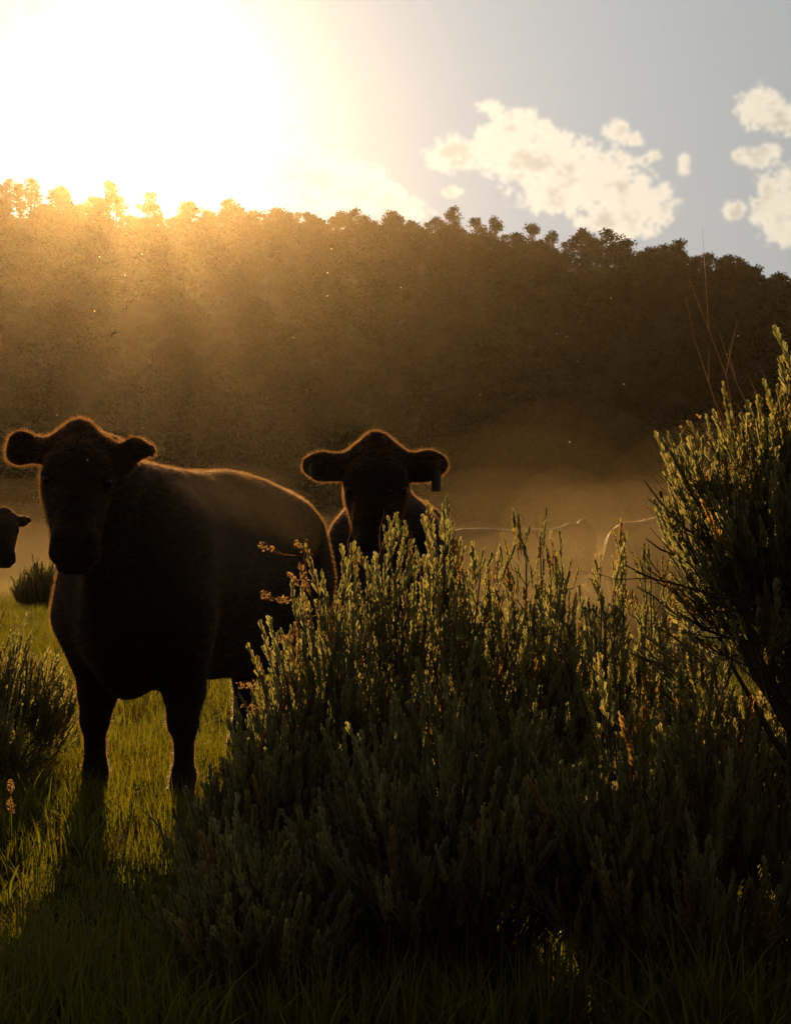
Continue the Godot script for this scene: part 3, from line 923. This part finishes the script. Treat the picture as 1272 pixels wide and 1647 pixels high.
func fur_on(v: PackedVector3Array, n: PackedVector3Array, ix: PackedInt32Array, count: int, head_at: int, poll: Vector3, t: Node3D, sd: int, big := 1.0) -> void:
	rng.seed = sd
	var sum := PackedFloat32Array()
	var total := 0.0
	for i in range(0, ix.size(), 3):
		var area := (v[ix[i + 1]] - v[ix[i]]).cross(v[ix[i + 2]] - v[ix[i]]).length()
		if i >= head_at: area *= 1.8
		total += area
		sum.append(total)
	var xf := []
	var cols := []
	for k in count:
		var i := sum.bsearch(rng.randf() * total)
		if i >= sum.size(): continue
		i *= 3
		var u := rng.randf()
		var w := rng.randf()
		if u + w > 1.0:
			u = 1.0 - u; w = 1.0 - w
		var p := v[ix[i]] + (v[ix[i + 1]] - v[ix[i]]) * u + (v[ix[i + 2]] - v[ix[i]]) * w
		var nn := n[ix[i]]
		if p.y < 0.08: continue
		var flow := Vector3(0, -1.0, -0.6)
		var long := rnd(0.3, 0.75)
		if i >= head_at:
			var side: float = absf(p.x - poll.x)
			flow = Vector3((p.x - poll.x) * 3.0, -0.5, 0.2)
			if side > 0.13 and p.y > poll.y - 0.17: long *= 1.6
			elif p.y > poll.y - 0.04: long *= 1.7
			elif p.y < poll.y - 0.34: long *= 0.55
			else: long *= 0.7
		elif p.y < 0.55: long *= 0.6
		elif nn.y > 0.5: long *= 1.1
		var d := (nn * 0.6 + (flow - nn * flow.dot(nn)) * 0.55 + Vector3(rng.randfn(), rng.randfn(), rng.randfn()) * 0.16).normalized()
		var ax := d.cross(Vector3(rng.randfn(), rng.randfn(), rng.randfn())).normalized()
		xf.append(Transform3D(Basis(ax, d, ax.cross(d)).scaled(Vector3(1, long, 1) * big), p - nn * 0.002))
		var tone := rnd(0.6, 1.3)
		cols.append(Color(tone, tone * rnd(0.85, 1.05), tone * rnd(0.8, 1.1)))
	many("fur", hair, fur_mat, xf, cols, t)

func cow(label: String, at: Vector3, turn: float, poll: Vector3, head_turn: Vector3, head_size: float, ear_l: Array, ear_r: Array, w: float, h: float, hh: float, hairs: int, sd: int) -> Node3D:
	var t := thing("cow", label, "cow", at, turn, "black cattle in the meadow")
	var v := PackedVector3Array()
	var n := PackedVector3Array()
	var ix := PackedInt32Array()
	body_flesh(poll, w).net(h, v, n, ix, Transform3D())
	var head_at := ix.size()
	var hx := Transform3D(Basis.from_euler(head_turn) * Basis.from_scale(Vector3(0.95, 1, 1) * head_size), poll)
	head_flesh(ear_l, ear_r).net(hh, v, n, ix, hx)
	var g := Geo.new()
	g.v = v; g.n = n; g.ix = ix
	g.c.resize(v.size()); g.c.fill(Color.WHITE)
	part("body", g.mesh(), hide_mat, t)
	for x in [-1.0, 1.0]:
		var eg := Geo.new()
		eg.blob(hx * Vector3(x * 0.118, -0.178, 0.05), Vector3.ONE * 0.02 * head_size, Color.WHITE, 10, 8)
		part("eye", eg.mesh(), eye_mat, t)
		for z in [0, 1]:
			var p := Vector3(x * 0.192, 0.0, 0.49) if z == 0 else Vector3(x * 0.145, 0.0, -0.685)
			var hg := Geo.new()
			for toe in [-1.0, 1.0]:
				hg.tube(PackedVector3Array([p + Vector3(toe * 0.027, 0.0, 0.02), p + Vector3(toe * 0.026, 0.03, 0.012), p + Vector3(toe * 0.022, 0.07, -0.004)]), PackedFloat32Array([0.034, 0.033, 0.026]), 10, Color.WHITE)
			part("hoof", hg.mesh(), hoof_mat, t)
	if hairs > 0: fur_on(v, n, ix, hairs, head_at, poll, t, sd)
	return t

func make_cattle() -> void:
	make_cow_kit()
	# ears: chains of [point, radius] in the head's axes
	var e1l := [[Vector3(-0.12, -0.055, -0.03), 0.036], [Vector3(-0.18, -0.055, -0.05), 0.043], [Vector3(-0.235, -0.032, -0.055), 0.038], [Vector3(-0.245, -0.072, -0.055), 0.036], [Vector3(-0.254, -0.075, -0.05), 0.02]]
	var e1r := [[Vector3(0.12, -0.07, -0.03), 0.036], [Vector3(0.17, -0.085, -0.01), 0.05], [Vector3(0.22, -0.045, 0.01), 0.038], [Vector3(0.285, -0.048, 0.02), 0.024]]
	cow("black cow standing nearest, head up facing the camera, left of the sagebrush", Vector3(-0.82, 0, -7.32), deg_to_rad(-21.0), Vector3(0.03, 1.395, 0.96), Vector3(-0.06, deg_to_rad(30.0), deg_to_rad(-2.0)), 0.94, e1l, e1r, 1.0, 0.016, 0.008, 52000, 90)
	var e2l := [[Vector3(-0.12, -0.085, -0.03), 0.038], [Vector3(-0.18, -0.085, -0.04), 0.05], [Vector3(-0.25, -0.08, -0.045), 0.054], [Vector3(-0.29, -0.075, -0.04), 0.034]]
	var e2r := [[Vector3(0.12, -0.085, -0.03), 0.04], [Vector3(0.19, -0.085, -0.03), 0.055], [Vector3(0.245, -0.078, -0.03), 0.056], [Vector3(0.285, -0.072, -0.03), 0.032]]
	var c2 := cow("black cow facing the camera from behind the sagebrush, ears spread, tag hanging", Vector3(-0.03, 0, -9.67), deg_to_rad(-2.0), Vector3(-0.03, 1.50, 0.96), Vector3(0.05, deg_to_rad(3.0), 0.0), 1.17, e2l, e2r, 1.16, 0.018, 0.009, 42000, 91)
	var tag_mat := mat(lin(0.02, 0.016, 0.012), 0.5)
	for s in [[Vector3(0.262, 1.335, 1.03), 0.022, 0.055], [Vector3(-0.335, 1.385, 1.03), 0.02, 0.032]]:
		var g := Geo.new()
		var c: Vector3 = s[0]
		var hw: float = s[1]
		var hl: float = s[2]
		g.tube(PackedVector3Array([c + Vector3(0, -hl, 0), c + Vector3(0, -hl * 0.8, 0), c + Vector3(0, hl * 0.45, 0), c + Vector3(0, hl * 0.75, 0), c + Vector3(0, hl, 0)]), PackedFloat32Array([hw * 0.96, hw, hw, hw * 0.7, hw * 0.35]), 4, Color.WHITE)
		var o := part("ear_tag", g.mesh(), tag_mat, c2)
		o.set_meta("label", "long hanging ear tag" if hl > 0.05 else "short ear tag under the ear")
	# three more, far back in the haze
	var e3 := [[Vector3(0.12, -0.085, -0.03), 0.035], [Vector3(0.19, -0.075, -0.03), 0.045], [Vector3(0.25, -0.06, -0.03), 0.03]]
	var e3l := [[Vector3(-0.12, -0.085, -0.03), 0.035], [Vector3(-0.19, -0.09, -0.03), 0.045], [Vector3(-0.25, -0.1, -0.03), 0.03]]
	var c3 := cow("distant black cow at the left edge, only its head in frame", Vector3(-4.66, 0.03, -17.9), deg_to_rad(62.0), Vector3(0.0, 1.37, 0.96), Vector3(0.0, deg_to_rad(-40.0), 0.0), 1.0, e3l, e3, 1.0, 0.028, 0.014, 9000, 92)
	var c4 := c3.duplicate()
	c4.name = numbered("cow")
	add_child(c4)
	c4.position = Vector3(2.62, 0, -15.4)
	c4.rotation.y = deg_to_rad(118.0)
	c4.set_meta("label", "dusty black cow behind the tall right sagebrush, its back edge glowing orange")
	var c5 := c3.duplicate()
	c5.name = numbered("cow")
	add_child(c5)
	c5.get_node("fur").free()
	c5.position = Vector3(1.15, -0.03, -19.5)
	c5.rotation.y = deg_to_rad(100.0)
	c5.set_meta("label", "faint cow in the dust just right of the rear cow's shoulder")

# ------------------------------------------------------------------ air
func mist(label: String, at: Vector3, size: Vector3, density: float) -> void:
	var f := FogVolume.new()
	f.name = numbered("dust_cloud")
	f.shape = RenderingServer.FOG_VOLUME_SHAPE_ELLIPSOID
	f.size = size
	f.position = at
	var m := FogMaterial.new()
	m.albedo = Color(0.97, 0.84, 0.62)
	m.density = density
	f.material = m
	tag(f, label, "dust", "dust hanging over the meadow", "stuff")
	add_child(f)

func make_air() -> void:
	mist("dust puff above the nearest cow's rump", Vector3(-0.60, 1.06, -6.6), Vector3(0.66, 0.5, 0.6), 0.10)
	# a billowing plume to the right of the rear cow, many small puffs
	rng.seed = 77
	for i in 20:
		var u := (i + rng.randf()) / 20.0
		var y := rnd(0.3, 1.8 - 0.8 * absf(u - 0.22))
		mist("part of the brown dust plume right of the rear cow", Vector3(lerpf(0.5, 3.0, u), y, rnd(-15.0, -12.0)), Vector3(rnd(1.0, 2.0), rnd(0.7, 1.5), rnd(0.8, 1.8)), clampf(0.14 - 0.075 * y, 0.016, 0.12))
	# ground mist across the meadow
	for i in 12:
		var z := rnd(24.0, 62.0)
		mist("low sunlit mist over the far meadow", Vector3(rnd(-0.24, 0.2) * z, rnd(0.0, 0.5), -z), Vector3(rnd(9.0, 18.0), rnd(2.0, 4.5), rnd(7.0, 12.0)), rnd(0.008, 0.016))

func make_specks() -> void:
	rng.seed = 66
	var g := Geo.new()
	g.blob(Vector3.ZERO, Vector3.ONE * 0.0032, Color.WHITE, 5, 4)
	var xf := []
	for i in 36:
		var z := rnd(4.0, 12.0)
		xf.append(Transform3D(Basis().scaled(Vector3.ONE * rnd(0.6, 1.3)), Vector3(rnd(-0.22, 0.22) * z, 0.95 + rnd(-0.02, 0.19) * z, -z)))
	var o := many("drifting_seeds", g.mesh(), mat(lin(0.7, 0.62, 0.5), 0.8, lin(0.8, 0.7, 0.5)), xf, [], self)
	tag(o, "tiny bright seeds and insects drifting in the backlit air", "seeds")

# ------------------------------------------------------------------ scene
func _ready() -> void:
	var cam := Camera3D.new()
	cam.name = "camera"
	cam.fov = 32.0
	cam.near = 0.05
	cam.far = 2000.0
	cam.position = Vector3(0, 0.95, 0)
	cam.rotation.x = deg_to_rad(1.53)
	add_child(cam)
	cam.current = true

	var env := Environment.new()
	env.background_mode = Environment.BG_SKY
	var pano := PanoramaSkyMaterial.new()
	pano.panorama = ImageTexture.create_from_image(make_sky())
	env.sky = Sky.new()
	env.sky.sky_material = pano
	env.background_energy_multiplier = 1.0
	env.tonemap_mode = Environment.TONE_MAPPER_LINEAR
	env.tonemap_exposure = 1.6
	env.sdfgi_enabled = true
	env.ssao_enabled = true
	env.ssil_enabled = true
	env.volumetric_fog_enabled = true
	env.volumetric_fog_density = 0.000045
	env.volumetric_fog_albedo = Color(1.0, 0.9, 0.76)
	env.volumetric_fog_anisotropy = 0.91
	var we := WorldEnvironment.new()
	we.name = "world_environment"
	we.environment = env
	add_child(we)

	var sun := DirectionalLight3D.new()
	sun.name = "sun"
	sun.light_energy = 1.6
	sun.light_color = Color(1.0, 0.82, 0.54)
	sun.light_angular_distance = 0.4
	sun.shadow_enabled = true
	add_child(sun)
	sun.look_at_from_position(sun_dir * 100.0, Vector3.ZERO)

	make_ground()
	make_hill()
	make_ridge_trees()
	make_grass()
	make_cattle()
	make_sagebrush()
	make_stalks()
	make_specks()
	make_air()
